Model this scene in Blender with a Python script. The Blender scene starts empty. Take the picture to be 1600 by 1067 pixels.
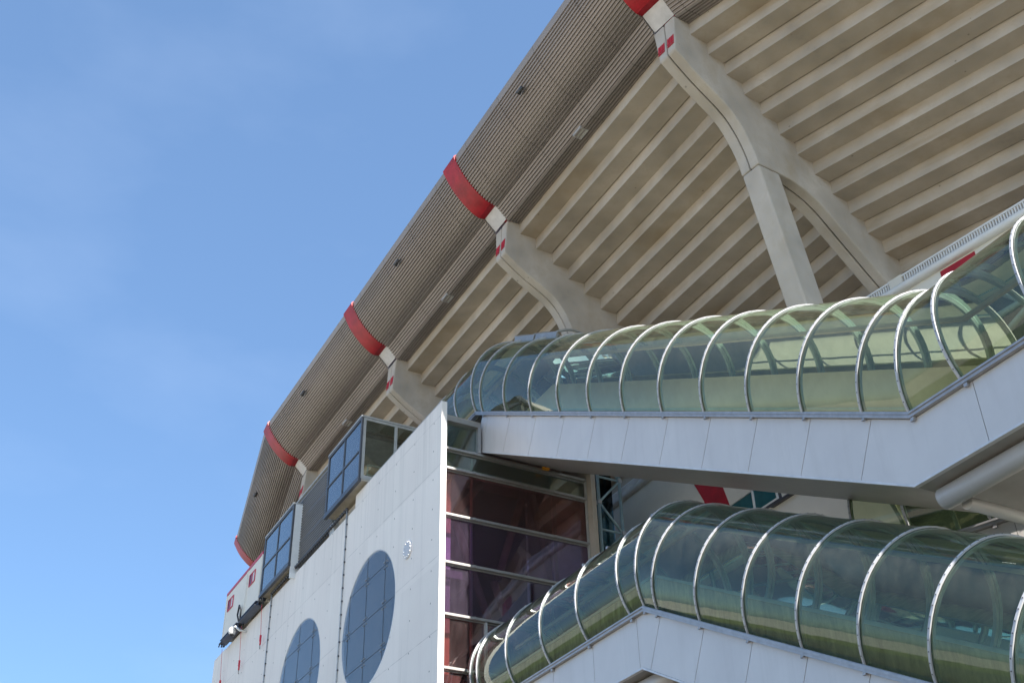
import bpy, bmesh, math, random
from mathutils import Vector
random.seed(7)
R = math.radians
SC = bpy.context.scene
COL = SC.collection

# ------------------------------------------------------------------ camera, sky, sun, exposure
# axes: +Y runs along the long concrete wall away from the viewer, +X goes in towards the stand, +Z is up
PITCH, ROLL, YAW = R(34.4), R(-1.35), R(28.7)
north = Vector((math.sin(YAW), math.cos(YAW), 0)); east = Vector((math.cos(YAW), -math.sin(YAW), 0)); zup = Vector((0, 0, 1))
fw = north*math.cos(PITCH) + zup*math.sin(PITCH)
up0 = zup*math.cos(PITCH) - north*math.sin(PITCH)
rt = east*math.cos(ROLL) + up0*math.sin(ROLL)
upv = up0*math.cos(ROLL) - east*math.sin(ROLL)
cam_data = bpy.data.cameras.new("camera"); cam = bpy.data.objects.new("camera", cam_data); COL.objects.link(cam)
from mathutils import Matrix
cam.matrix_world = Matrix(((rt.x, upv.x, -fw.x, 0), (rt.y, upv.y, -fw.y, 0), (rt.z, upv.z, -fw.z, 1.7), (0, 0, 0, 1)))
cam_data.sensor_width = 36; cam_data.lens = 1852/1600*36; cam_data.clip_start = .1; cam_data.clip_end = 5000
SC.camera = cam

SUN_AZ, SUN_EL = R(179.0), R(38)          # azimuth clockwise from +Y
world = bpy.data.worlds.new("World"); SC.world = world; world.use_nodes = True
wn = world.node_tree.nodes; wl = world.node_tree.links
bgn = wn["Background"]
sky = wn.new("ShaderNodeTexSky"); sky.sky_type = 'NISHITA'; sky.sun_disc = False
sky.sun_elevation = SUN_EL; sky.sun_rotation = SUN_AZ
sky.air_density = 1.0; sky.dust_density = 1.0; sky.ozone_density = 1.5
wtc = wn.new("ShaderNodeTexCoord"); wnz = wn.new("ShaderNodeTexNoise"); wnz.inputs["Scale"].default_value = 4.5; wnz.inputs["Detail"].default_value = 9
wmp = wn.new("ShaderNodeMapping"); wmp.inputs["Scale"].default_value = (1, 1, 2.2); wl.new(wtc.outputs["Generated"], wmp.inputs[0]); wl.new(wmp.outputs[0], wnz.inputs["Vector"])
wrp = wn.new("ShaderNodeValToRGB"); wrp.color_ramp.elements[0].position = .5; wrp.color_ramp.elements[1].position = .85; wrp.color_ramp.elements[1].color = (.06, .06, .06, 1); wl.new(wnz.outputs["Fac"], wrp.inputs[0])
wtint = wn.new("ShaderNodeMix"); wtint.data_type = 'RGBA'; wtint.blend_type = 'MULTIPLY'; wtint.inputs[0].default_value = 1; wtint.inputs[7].default_value = (.75, .945, 1.05, 1)
wmix = wn.new("ShaderNodeMix"); wmix.data_type = 'RGBA'; wmix.inputs[7].default_value = (5.5, 6.2, 7.2, 1)
wflat = wn.new("ShaderNodeMix"); wflat.data_type = 'RGBA'; wflat.inputs[0].default_value = .5; wflat.inputs[7].default_value = (1.12, 1.5, 2.45, 1)
wl.new(sky.outputs[0], wflat.inputs[6]); wl.new(wflat.outputs[2], wtint.inputs[6]); wl.new(wtint.outputs[2], wmix.inputs[6]); wl.new(wrp.outputs[0], wmix.inputs[0]); wl.new(wmix.outputs[2], bgn.inputs[0]); bgn.inputs[1].default_value = .101
sun_data = bpy.data.lights.new("sun", 'SUN'); sun_data.energy = 4.4; sun_data.angle = R(.53); sun_data.color = (1, .94, .85)
sun = bpy.data.objects.new("sun", sun_data); COL.objects.link(sun)
sdir = Vector((math.sin(SUN_AZ)*math.cos(SUN_EL), math.cos(SUN_AZ)*math.cos(SUN_EL), math.sin(SUN_EL)))
sun.rotation_euler = sdir.to_track_quat('Z', 'Y').to_euler(); sun.location = (0, 0, 80)
SC.view_settings.view_transform = 'Standard'; SC.view_settings.look = 'None'
SC.view_settings.exposure = 1.48; SC.view_settings.gamma = 1
SC.cycles.max_bounces = 10; SC.cycles.transparent_max_bounces = 24; SC.cycles.diffuse_bounces = 4; SC.cycles.glossy_bounces = 4

# ------------------------------------------------------------------ materials
class NT:
    def __init__(s, name):
        s.m = bpy.data.materials.new(name); s.m.use_nodes = True
        s.n = s.m.node_tree.nodes; s.l = s.m.node_tree.links
        s.b = s.n["Principled BSDF"]; s.out = s.n["Material Output"]
        s.tc = s.n.new("ShaderNodeTexCoord").outputs["Object"]
    def mapping(s, scale, rot=(0, 0, 0)):
        k = s.n.new("ShaderNodeMapping"); k.inputs["Scale"].default_value = scale; k.inputs["Rotation"].default_value = rot
        s.l.new(s.tc, k.inputs[0]); return k.outputs[0]
    def noise(s, scale, detail=6, rough=.6, vec=None):
        k = s.n.new("ShaderNodeTexNoise"); k.inputs["Scale"].default_value = scale; k.inputs["Detail"].default_value = detail
        k.inputs["Roughness"].default_value = rough; s.l.new(vec or s.tc, k.inputs["Vector"]); return k.outputs["Fac"]
    def ramp(s, fac, stops):
        k = s.n.new("ShaderNodeValToRGB"); el = k.color_ramp.elements
        while len(el) < len(stops): el.new(.5)
        for e, (p, c) in zip(el, stops):
            e.position = p; e.color = tuple(c)+(1,) if len(c) == 3 else c
        s.l.new(fac, k.inputs[0]); return k.outputs[0]
    def g(s, v): return (v, v, v)
    def math(s, op, a, b=None, clamp=False):
        k = s.n.new("ShaderNodeMath"); k.operation = op; k.use_clamp = clamp
        for i, x in enumerate((a, b)):
            if x is None: continue
            if isinstance(x, (int, float)): k.inputs[i].default_value = x
            else: s.l.new(x, k.inputs[i])
        return k.outputs[0]
    def mix(s, fac, a, b, mode='MIX'):
        k = s.n.new("ShaderNodeMix"); k.data_type = 'RGBA'; k.blend_type = mode
        for i, x in ((0, fac), (6, a), (7, b)):
            if isinstance(x, (int, float)): k.inputs[i].default_value = x
            elif isinstance(x, tuple): k.inputs[i].default_value = x+(1,) if len(x) == 3 else x
            else: s.l.new(x, k.inputs[i])
        return k.outputs[2]
    def sep(s):
        k = s.n.new("ShaderNodeSeparateXYZ"); s.l.new(s.tc, k.inputs[0]); return k.outputs
    def bump(s, h, strength, dist=.02):
        k = s.n.new("ShaderNodeBump"); k.inputs["Strength"].default_value = strength; k.inputs["Distance"].default_value = dist
        s.l.new(h, k.inputs["Height"]); s.l.new(k.outputs[0], s.b.inputs["Normal"])
    def col(s, c):
        if isinstance(c, tuple): s.b.inputs["Base Color"].default_value = c+(1,)
        else: s.l.new(c, s.b.inputs["Base Color"])
    def pr(s, rough=.5, metal=0., spec=.5):
        s.b.inputs["Roughness"].default_value = rough; s.b.inputs["Metallic"].default_value = metal
        s.b.inputs["Specular IOR Level"].default_value = spec

def plain(name, c, rough=.5, metal=0., var=.12, scale=3., spec=.5, bump=0.):
    t = NT(name); f = t.noise(scale)
    lo = tuple(x*(1-var) for x in c); hi = tuple(min(1, x*(1+var)) for x in c)
    t.col(t.ramp(f, [(.3, lo), (.7, hi)])); t.pr(rough, metal, spec)
    if bump: t.bump(t.noise(scale*12), bump, .01)
    return t.m

def concrete_wall_mat():
    t = NT("smooth_pale_concrete"); x, y, z = t.sep()
    a = t.noise(.35, 8); streak = t.noise(1., 6, .7, t.mapping((1, 2.2, .12)))
    fine = t.noise(9., 8, .7)
    base = t.ramp(a, [(.3, (.85, .80, .765)), (.7, (.89, .85, .81))])
    base = t.mix(t.ramp(streak, [(.5, (0, 0, 0)), (.78, (.28, .28, .28))]), base, (.5, .49, .48))
    base = t.mix(t.ramp(fine, [(.55, (0, 0, 0)), (.8, (.2, .2, .2))]), base, (.55, .54, .53))
    cell = t.n.new("ShaderNodeCombineXYZ"); t.l.new(t.math('FLOOR', t.math('DIVIDE', y, 3.8)), cell.inputs[0]); t.l.new(t.math('FLOOR', t.math('DIVIDE', t.math('SUBTRACT', z, .08), 3.95)), cell.inputs[1])
    wh = t.n.new("ShaderNodeTexWhiteNoise"); t.l.new(cell.outputs[0], wh.inputs["Vector"])
    base = t.mix(1., base, t.ramp(wh.outputs["Value"], [(0, (.93, .93, .93)), (1, (1, 1, 1))]), 'MULTIPLY')
    drip = t.noise(1., 5, .7, t.mapping((1, 3.5, .05)))
    high = t.math('MULTIPLY', t.ramp(drip, [(.5, (0, 0, 0)), (.7, (1, 1, 1))]), t.ramp(t.math('DIVIDE', t.math('SUBTRACT', z, 20.), 7.), [(.2, (0, 0, 0)), (1, (.35, .35, .35))]))
    base = t.mix(high, base, (.42, .41, .40))
    vd = t.math('MULTIPLY', t.math('LESS_THAN', t.math('ABSOLUTE', t.math('SUBTRACT', y, t.math('ADD', 40., t.math('MULTIPLY', t.math('SUBTRACT', t.noise(1.5), .5), .25)))), .16), t.math('LESS_THAN', z, 21.2))
    base = t.mix(t.math('MULTIPLY', vd, t.ramp(t.noise(2.2, 5), [(.35, (0, 0, 0)), (.8, (.55, .55, .55))])), base, (.48, .47, .46))
    # formwork joints, slightly ragged
    zz = t.math('ADD', z, t.math('MULTIPLY', t.noise(1.3), .03))
    jm = None
    for z0 in (26.1, 23.88, 20.08, 17.2, 13.2):
        k = t.math('LESS_THAN', t.math('ABSOLUTE', t.math('SUBTRACT', zz, z0+.015)), .016)
        jm = k if jm is None else t.math('MAXIMUM', jm, k)
    jm = t.math('MULTIPLY', jm, t.ramp(t.noise(1.7, 3), [(.38, (.1, .1, .1)), (.6, (.45, .45, .45))]))
    base = t.mix(jm, base, (.33, .32, .31))
    # tie holes on a 1.9 x 1.25 m grid
    fy = t.math('SUBTRACT', t.math('FRACT', t.math('DIVIDE', y, 1.9)), .5); fz = t.math('SUBTRACT', t.math('FRACT', t.math('DIVIDE', z, 1.27)), .5)
    d = t.math('ADD', t.math('POWER', t.math('MULTIPLY', fy, 1.9), 2.), t.math('POWER', t.math('MULTIPLY', fz, 1.27), 2.))
    hole = t.math('LESS_THAN', d, .0011)
    base = t.mix(hole, base, (.25, .24, .23))
    t.col(base); t.pr(.85, 0, .25)
    t.bump(t.math('SUBTRACT', t.math('ADD', fine, a), jm), .25, .012)
    return t.m

def raw_concrete(name, c, streak=.5, ax=(.15, .15, 1.)):
    t = NT(name)
    a = t.noise(.5, 8, .65); b = t.noise(4., 8, .7); st = t.noise(1.2, 5, .6, t.mapping(ax)); f = t.noise(30, 4)
    d = tuple(v*.74 for v in c); h = tuple(v*1.18 for v in c)
    base = t.ramp(a, [(.32, d), (.68, h)])
    base = t.mix(t.ramp(b, [(.42, (0, 0, 0)), (.72, (.7, .7, .7))]), base, tuple(v*q for v, q in zip(c, (.82, .78, .7))))
    base = t.mix(t.ramp(st, [(.52, (0, 0, 0)), (.72, (streak, streak, streak))]), base, tuple(v*q for v, q in zip(c, (.75, .66, .52))))
    base = t.mix(t.ramp(f, [(.66, (0, 0, 0)), (.74, (.45, .45, .45))]), base, tuple(v*.6 for v in c))
    vo = t.n.new("ShaderNodeTexVoronoi"); vo.inputs["Scale"].default_value = 1.1; t.l.new(t.tc, vo.inputs["Vector"])
    base = t.mix(t.math('MULTIPLY', t.math('LESS_THAN', vo.outputs["Distance"], .045), .6), base, tuple(v*.35 for v in c))
    t.col(base); t.pr(.9, 0, .2); t.bump(t.math('ADD', b, f), .25, .01)
    return t.m

def corrugated_mat(name, c, metal=.35):
    t = NT(name); x, y, z = t.sep()
    a = t.noise(.7, 5, .6, t.mapping((1, .15, 1))); b = t.noise(14, 5)
    base = t.ramp(a, [(.3, tuple(v*.82 for v in c)), (.7, tuple(v*1.15 for v in c))])
    base = t.mix(t.ramp(b, [(.5, (0, 0, 0)), (.8, (.2, .2, .2))]), base, tuple(v*.75 for v in c))
    # sheet laps every 3.1 m
    lap = t.math('LESS_THAN', t.math('ABSOLUTE', t.math('SUBTRACT', t.math('FRACT', t.math('DIVIDE', y, 3.1)), .5)), .006)
    base = t.mix(t.math('MULTIPLY', lap, .6), base, tuple(v*.35 for v in c))
    t.col(base); t.pr(.5, metal, .4); return t.m

def glass_mat(name, tint, gloss=1.0, rough=.02, ior=1.5, wob=.06, wscale=.6, dirt=0., dcol=(.5, .5, .5), gcol=(1, 1, 1)):
    t = NT(name); t.n.remove(t.b)
    tr = t.n.new("ShaderNodeBsdfTransparent"); gl = t.n.new("ShaderNodeBsdfGlossy"); mx = t.n.new("ShaderNodeMixShader")
    fr = t.n.new("ShaderNodeFresnel"); fr.inputs["IOR"].default_value = ior
    f = t.noise(1.5, 3)
    tl = tuple(v*.92 for v in tint)
    oi = t.n.new("ShaderNodeObjectInfo")
    c = t.mix(t.math('MULTIPLY', oi.outputs["Random"], .55), t.ramp(f, [(.3, tl), (.7, tint)]), tuple(v*.86 for v in tint)); t.l.new(c, tr.inputs[0])
    gl.inputs["Roughness"].default_value = rough; gl.inputs[0].default_value = gcol+(1,)
    k = t.n.new("ShaderNodeBump"); k.inputs["Strength"].default_value = wob; k.inputs["Distance"].default_value = .08
    t.l.new(t.noise(wscale, 2), k.inputs["Height"]); t.l.new(k.outputs[0], gl.inputs["Normal"])
    t.l.new(t.math('MULTIPLY', fr.outputs[0], gloss, True), mx.inputs[0])
    t.l.new(tr.outputs[0], mx.inputs[1]); t.l.new(gl.outputs[0], mx.inputs[2]); last = mx.outputs[0]
    if dirt:
        df = t.n.new("ShaderNodeBsdfDiffuse"); df.inputs[0].default_value = dcol+(1,); m2 = t.n.new("ShaderNodeMixShader")
        t.l.new(t.math('MULTIPLY', t.ramp(t.noise(1.6, 8, .7, t.mapping((2.2, 2.2, .5))), [(.35, (.35, .35, .35)), (.75, (1, 1, 1))]), dirt), m2.inputs[0])
        t.l.new(last, m2.inputs[1]); t.l.new(df.outputs[0], m2.inputs[2]); last = m2.outputs[0]
    t.l.new(last, t.out.inputs[0])
    return t.m

def ground_mat():
    t = NT("ground_cover"); x, y, z = t.sep()
    a = t.noise(.05, 6); b = t.noise(2., 8)
    pave = t.ramp(b, [(.3, (.055, .05, .043)), (.7, (.08, .073, .064))])
    grass = t.ramp(b, [(.3, (.11, .12, .035)), (.7, (.17, .18, .065))])
    edge = t.math('ADD', x, t.math('MULTIPLY', a, 8.))
    bounce_paving = t.ramp(b, [(.3, (.46, .415, .345)), (.7, (.56, .505, .43))])  # unseen pale zone, laid far out to bounce warm light onto the wall
    pave = t.mix(t.math('LESS_THAN', edge, -9.), pave, grass)
    m = t.math('LESS_THAN', edge, -27.)
    t.col(t.mix(m, pave, bounce_paving)); t.pr(.9, 0, .2); return t.m

M = {}
M['wall'] = concrete_wall_mat()
M['stand'] = raw_concrete("raw_stand_concrete", (.52, .46, .395), .8)
M['raker'] = raw_concrete("raker_concrete", (.54, .49, .435), .55, (.6, .6, .25))
M['corr'] = corrugated_mat("weathered_corrugated_sheet", (.32, .28, .262))
M['corr2'] = corrugated_mat("grey_corrugated_sheet", (.27, .265, .265), .5)
M['red'] = plain("red_painted_sheet", (.38, .010, .020), .45, 0, .28, 1.7)
M['redpaint'] = plain("red_sign_paint", (.50, .012, .03), .6)
M['plate'] = plain("bare_grey_plate", (.55, .54, .55), .45, .3)
M['panel'] = plain("pale_aluminium_panel", (.66, .645, .67), .38, .2, .05, .8)
def panel_mat():
    t = NT("pale_aluminium_panel"); st = t.noise(1., 6, .65, t.mapping((1, 3.0, .25))); b = t.noise(.6, 4); f = t.noise(22, 5)
    base = t.ramp(b, [(.3, (.63, .595, .58)), (.7, (.69, .655, .635))])
    base = t.mix(t.ramp(st, [(.5, (0, 0, 0)), (.75, (.28, .28, .28))]), base, (.50, .465, .44))
    base = t.mix(t.ramp(f, [(.62, (0, 0, 0)), (.75, (.2, .2, .2))]), base, (.45, .42, .4))
    t.col(base); t.pr(.36, .15, .5); t.bump(t.noise(.9, 2), .12, .03); return t.m
M['panel'] = panel_mat()
M['panel_edge'] = plain("panel_edge_trim", (.66, .65, .66), .4, .2)
M['dark'] = plain("dark_joint", (.02, .02, .022), .8)
M['soffit'] = plain("grey_soffit_sheet", (.36, .345, .33), .4, .3, .08, 2.)
M['ring'] = plain("white_painted_arch", (.50, .50, .52), .4, .1, .1, 4)
M['rail'] = plain("galvanised_rail", (.42, .41, .42), .42, .5, .15, 5)
M['tube3'] = glass_mat("yellow_tinted_tube_glass", (.76, .80, .56), 1.0, .02, 1.5, .1, .5, .10, (.46, .48, .30))
M['steel'] = plain("brushed_steel", (.36, .35, .34), .42, .5, .1, 4)
M['bolt'] = plain("dark_bolt", (.08, .08, .085), .5, .5)
M['tube'] = glass_mat("green_tinted_tube_glass", (.71, .765, .655), 1.15, .02, 1.5, .10,   .5, .10, (.50, .49, .36), (.92, 1, .96))
M['tube2'] = glass_mat("smoky_green_tube_glass", (.64, .73, .60), 1.2, .02, 1.5, .12, .5, .08, (.50, .51, .40), (.90, 1, .97))
M['frost'] = glass_mat("frosted_balustrade_glass", (.55, .66, .60), .6, .1, 1.4, .02, .5, .62, (.92, .88, .66))
M['cream'] = plain("cream_inner_panel", (.62, .57, .42), .6, 0, .1, 1)
M['greenin'] = plain("teal_inner_metal", (.38, .50, .48), .5, .2)
M['white'] = plain("white_paint", (.76, .76, .75), .5, 0, .05)
M['creamwall'] = plain("cream_render", (.72, .68, .60), .7, 0, .06, .6)
M['cabin'] = plain("cabin_cream_paint", (.74, .71, .64), .55, 0, .05, .8)
M['darkred'] = plain("dark_red_pane", (.10, .01, .02), .3)
M['cabinred'] = plain("cabin_red_trim", (.52, .06, .10), .5)
M['frame'] = plain("dark_grey_window_frame", (.09, .095, .11), .4, .3)
M['lframe'] = plain("light_grey_window_frame", (.47, .47, .46), .45, .2)
M['blueglass'] = glass_mat("blue_window_glass", (.60, .72, .78), 1.7, .02, 1.5, .004, .8, .03, (.6, .62, .64))
M['boxglass'] = glass_mat("pale_green_window_glass", (.82, .87, .81), 2.2, .01, 1.5, .03, .8)
M['roundglass'] = glass_mat("smoked_blue_round_glass", (.84, .88, .92), 1.25, .02, 1.5, .03, .6, .10, (.5, .5, .52))
M['p_green'] = glass_mat("green_curtain_glass", (.76, .84, .77), 1.8, .01, 1.5, .05, .5, .05, (.5, .55, .5))
M['p_red'] = glass_mat("burgundy_curtain_glass", (.76, .50, .49), 1.4, .01, 1.5, .05, .5, .05, (.50, .41, .43))
M['p_purple'] = glass_mat("purple_curtain_glass", (.72, .60, .78), 1.5, .01, 1.5, .05, .5, .05, (.46, .38, .52))
M['p_dark'] = glass_mat("dark_plum_curtain_glass", (.62, .53, .66), 1.5, .01, 1.5, .05, .5, .08, (.42, .36, .48))
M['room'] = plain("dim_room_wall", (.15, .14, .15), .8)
M['litstrip'] = plain("lit_strip_sheet", (.45, .43, .44), .8)  # pale colour stands in for sunlight on the curtain glass ends
M['bluescreen'] = plain("dim_blue_screen", (.22, .25, .31), .7, 0, .2, .5)
M['brace'] = plain("warm_concrete_brace", (.40, .34, .28), .8)
M['teal'] = plain("teal_painted_steel", (.42, .55, .58), .45, .2)
M['tealglass'] = glass_mat("teal_tower_glass", (.42, .58, .60), 1.4)
M['strap'] = plain("red_webbing", (.55, .03, .06), .7)
M['black'] = plain("black_rubber", (.02, .02, .025), .55)
M['navy'] = plain("dark_blue_beam_paint", (.045, .06, .10), .45)
M['orange'] = plain("orange_lamp_plastic", (.75, .32, .03), .4)
M['grille'] = plain("grey_grille_bars", (.58, .58, .60), .5, .3)
M['lampglass'] = plain("milky_lamp_cover", (.62, .61, .57), .3)
M['wood'] = plain("sill_underside_board", (.52, .47, .40), .7, 0, .15)
M['ground'] = ground_mat()

# ------------------------------------------------------------------ builders
class MB:
    def __init__(s): s.v = []; s.f = []; s.mi = []; s.c = 0
    def use(s, i): s.c = i; return s
    def add(s, vs, fs):
        b = len(s.v); s.v += [tuple(p) for p in vs]
        for f in fs: s.f.append(tuple(b+i for i in f)); s.mi.append(s.c)
        return s
    def box(s, x0, x1, y0, y1, z0, z1):
        x0, x1 = sorted((x0, x1)); y0, y1 = sorted((y0, y1)); z0, z1 = sorted((z0, z1))
        v = [(x, y, z) for z in (z0, z1) for y in (y0, y1) for x in (x0, x1)]
        return s.add(v, [(0, 2, 3, 1), (4, 5, 7, 6), (0, 1, 5, 4), (2, 6, 7, 3), (0, 4, 6, 2), (1, 3, 7, 5)])
    def loft(s, a, b, cap=True):           # two equal closed loops of points
        n = len(a); f = [(i, (i+1) % n, n+(i+1) % n, n+i) for i in range(n)]
        if cap: f += [tuple(range(n-1, -1, -1)), tuple(range(n, 2*n))]
        return s.add(list(a)+list(b), f)
    def bar(s, p, q, w, h, up=(0, 0, 1)):
        p, q = Vector(p), Vector(q); d = (q-p).normalized(); u = Vector(up)
        if abs(d.dot(u)) > .95: u = Vector((1, 0, 0))
        a = d.cross(u).normalized()*w/2; b = a.cross(d).normalized()*h/2
        return s.loft([p-a-b, p+a-b, p+a+b, p-a+b], [q-a-b, q+a-b, q+a+b, q-a+b])
    def tube(s, pts, r, n=10, cap=True):
        pts = [Vector(p) for p in pts]; rings = []; ref = None
        for i, p in enumerate(pts):
            d = (pts[min(i+1, len(pts)-1)]-pts[max(i-1, 0)]).normalized()
            if ref is None: ref = Vector((0, 0, 1)) if abs(d.z) < .9 else Vector((1, 0, 0))
            a = d.cross(ref).normalized(); b = a.cross(d).normalized(); ref = b
            rr = r[i] if isinstance(r, (list, tuple)) else r
            rings.append([p+a*math.cos(2*math.pi*k/n)*rr+b*math.sin(2*math.pi*k/n)*rr for k in range(n)])
        vs = [x for g in rings for x in g]; fs = []
        for i in range(len(rings)-1):
            for k in range(n): fs.append((i*n+k, i*n+(k+1) % n, (i+1)*n+(k+1) % n, (i+1)*n+k))
        if cap: fs += [tuple(range(n-1, -1, -1)), tuple((len(rings)-1)*n+k for k in range(n))]
        return s.add(vs, fs)
    def ball(s, c, r, n=8, m=6, sc=(1, 1, 1)):
        vs = []; fs = []
        for i in range(m+1):
            t = math.pi*i/m
            for k in range(n):
                p = 2*math.pi*k/n
                vs.append((c[0]+r*sc[0]*math.sin(t)*math.cos(p), c[1]+r*sc[1]*math.sin(t)*math.sin(p), c[2]+r*sc[2]*math.cos(t)))
        for i in range(m):
            for k in range(n): fs.append((i*n+k, (i+1)*n+k, (i+1)*n+(k+1) % n, i*n+(k+1) % n))
        return s.add(vs, fs)
    def build(s, name, mats, parent=None, smooth=False, bevel=0.):
        if not isinstance(mats, (list, tuple)): mats = [mats]
        me = bpy.data.meshes.new(name); off = Vector((0, 0, 0)); p = parent
        while p is not None: off += p.location; p = p.parent
        me.from_pydata([tuple(Vector(v)-off) for v in s.v], [], s.f)
        for m in mats: me.materials.append(M[m] if isinstance(m, str) else m)
        for pl, i in zip(me.polygons, s.mi): pl.material_index = i; pl.use_smooth = smooth
        bm = bmesh.new(); bm.from_mesh(me)
        if smooth: bmesh.ops.remove_doubles(bm, verts=bm.verts, dist=1e-4)
        bmesh.ops.recalc_face_normals(bm, faces=bm.faces); bm.to_mesh(me); bm.free(); me.update()
        o = bpy.data.objects.new(name, me); COL.objects.link(o)
        if parent is not None: o.parent = parent
        if bevel:
            b = o.modifiers.new("bevel", 'BEVEL'); b.width = bevel; b.segments = 2; b.limit_method = 'ANGLE'; b.angle_limit = R(25)
        return o

def tag(o, label, cat, group=None):
    o['label'] = label; o['category'] = cat
    if group: o['group'] = group
    return o
def thing(name, loc, label, cat, group=None):
    o = bpy.data.objects.new(name, None); o.location = loc; o.empty_display_size = .3; COL.objects.link(o)
    return tag(o, label, cat, group)

def V2(b): return Vector((math.sin(R(b)), math.cos(R(b)), 0))   # plan direction, degrees clockwise from +Y

# ------------------------------------------------------------------ ground
g = MB(); g.add([(-1500, -1500, 0), (1500, -1500, 0), (1500, 1500, 0), (-1500, 1500, 0)], [(0, 1, 2, 3)])
o = g.build("ground", 'ground'); o['kind'] = 'structure'

# ------------------------------------------------------------------ stand: nodes of the polygonal plan
N = [None]*7
N[1] = Vector((20.0, 23.23, 0)); N[2] = Vector((20.0, 36.1, 0)); N[3] = Vector((20.0, 48.5, 0)); N[4] = Vector((20.0, 61.9, 0))
N[0] = N[1]+V2(162.1)*13.2
N[5] = N[4]+V2(10.9)*16.0
N[6] = N[0]+V2(144.2)*13.2
DIRB = {0: 72.+0, 1: 82.7, 2: 90, 3: 90, 4: 95.5, 5: 107, 6: 54.}
D = [V2(DIRB[i])*(1.0 if i in (2, 3) else 1.008) for i in range(7)]
BAYS = [(0, 1), (1, 2), (2, 3), (3, 4), (4, 5), (6, 0)]
def at(i, h, z): p = N[i]+D[i]*h; return Vector((p.x, p.y, z))
TH = .56      # half width of a raker
PROF = [(0, 36.0), (-.62, 35.95), (-.68, 36.04), (-1.15, 36.55), (-1.3, 36.62), (-1.71, 36.75), (-2.22, 37.15), (-2.73, 37.72), (-3.0, 38.17), (-3.21, 38.58)]
LIP = [(-3.24, 38.68), (-3.2, 38.76), (-2.9, 39.0), (-2.0, 39.6), (0, 40.1)]
def smooth_prof(p, it=2, keep=4):
    p = list(p)
    for _ in range(it):
        q = p[:keep]
        for a, b in zip(p[keep:-1], p[keep+1:]):
            q += [(a[0]*.75+b[0]*.25, a[1]*.75+b[1]*.25), (a[0]*.25+b[0]*.75, a[1]*.25+b[1]*.75)]
        q.append(p[-1]); p = q
    return p
SP = smooth_prof(PROF)
def corrugate(p, pitch=.138, amp=.062):
    P = [Vector((a, b, 0)) for a, b in p]; L = [0]
    for a, b in zip(P, P[1:]): L.append(L[-1]+(b-a).length)
    def ev(s):
        for i in range(len(P)-1):
            if s <= L[i+1]+1e-9:
                t = (s-L[i])/(L[i+1]-L[i]); d = (P[i+1]-P[i]).normalized()
                return P[i].lerp(P[i+1], t), Vector((d.y, -d.x, 0))
    out = []; s = .02
    while s+pitch < L[-1]:
        for fr, k in ((0, 0), (.16, 1), (.50, 1), (.66, 0)):
            q, nrm = ev(s+fr*pitch); w = q+nrm*amp*k*-1
            out.append((w.x, w.y))
        s += pitch
    return out
CP = corrugate(SP)
fascia = thing("roof_fascia", tuple(N[3]), "long bulging corrugated grey metal fascia with red bands crowning the stadium stand", "fascia")
def bay_ends(i, i2, off=TH):
    t = (N[i2]-N[i]).normalized()
    return t*off, -t*off
for i, i2 in BAYS:
    a, b = bay_ends(i, i2)
    loopA = [at(i, h, z)+a for h, z in CP+LIP]+[at(i, .25, 40.15)+a, at(i, .25, 36.03)+a]
    loopB = [at(i2, h, z)+b for h, z in CP+LIP]+[at(i2, .25, 40.15)+b, at(i2, .25, 36.03)+b]
    MB().loft(loopA, loopB, cap=True).build("cladding_sheet", 'corr', fascia)
for i in range(1, 6):
    ta = (N[i]-N[i-1]).normalized(); tb = (N[min(i+1, 5)]-N[min(i, 4)]).normalized()
    pr = [p for p in SP if p[0] <= -1.2]+LIP[:3]
    cxp, czp = -.8, 39.3
    pr = [(h+(h-cxp)/math.hypot(h-cxp, z-czp)*.078, z+(z-czp)/math.hypot(h-cxp, z-czp)*.078) for h, z in pr]
    mk = lambda t, s, pts, ins=0.: [at(i, h, z)+t*s for h, z in pts]
    hole = [(-2.0, 39.66), (0.2, 40.0), (0.2, 36.9)]
    m = MB(); m.loft(mk(ta, -TH+.004, pr+hole), mk(tb, TH-.004, pr+hole)); m.build("red_band", 'red', fascia)
    pl = [(-.655, 36.06), (-1.15, 36.58), (-1.19, 36.63), (-.9, 36.8), (-.5, 36.5)]
    m = MB(); m.loft(mk(ta, -TH+.03, pl), mk(tb, TH-.03, pl))
    m.build("connector_plate", 'plate', fascia)

# flush lights under the fascia
for (y, lab) in ((29.34, "square flush lamp set in the corrugated soffit just left of the nearest concrete raker"),
                 (41.97, "square flush lamp in the corrugated soffit midway between second and third visible rakers"),
                 (55.17, "square flush lamp in the corrugated soffit right above the glazed box on the wall")):
    t = thing("soffit_lamp", (19.5, y, 35.97), lab, "lamp", "flush lamps under the fascia")
    m = MB()
    for q in ((19.40, 19.45, y-.3, y+.3), (19.75, 19.8, y-.3, y+.3), (19.45, 19.75, y-.3, y-.25), (19.45, 19.75, y+.25, y+.3)):
        m.box(q[0]-.12, q[1]-.12, q[2], q[3], 35.90, 36.02)
    m.build("housing", 'plate', t)
    MB().box(19.33, 19.63, y-.25, y+.25, 35.92, 35.96).build("lamp_cover", 'lampglass', t)
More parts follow.
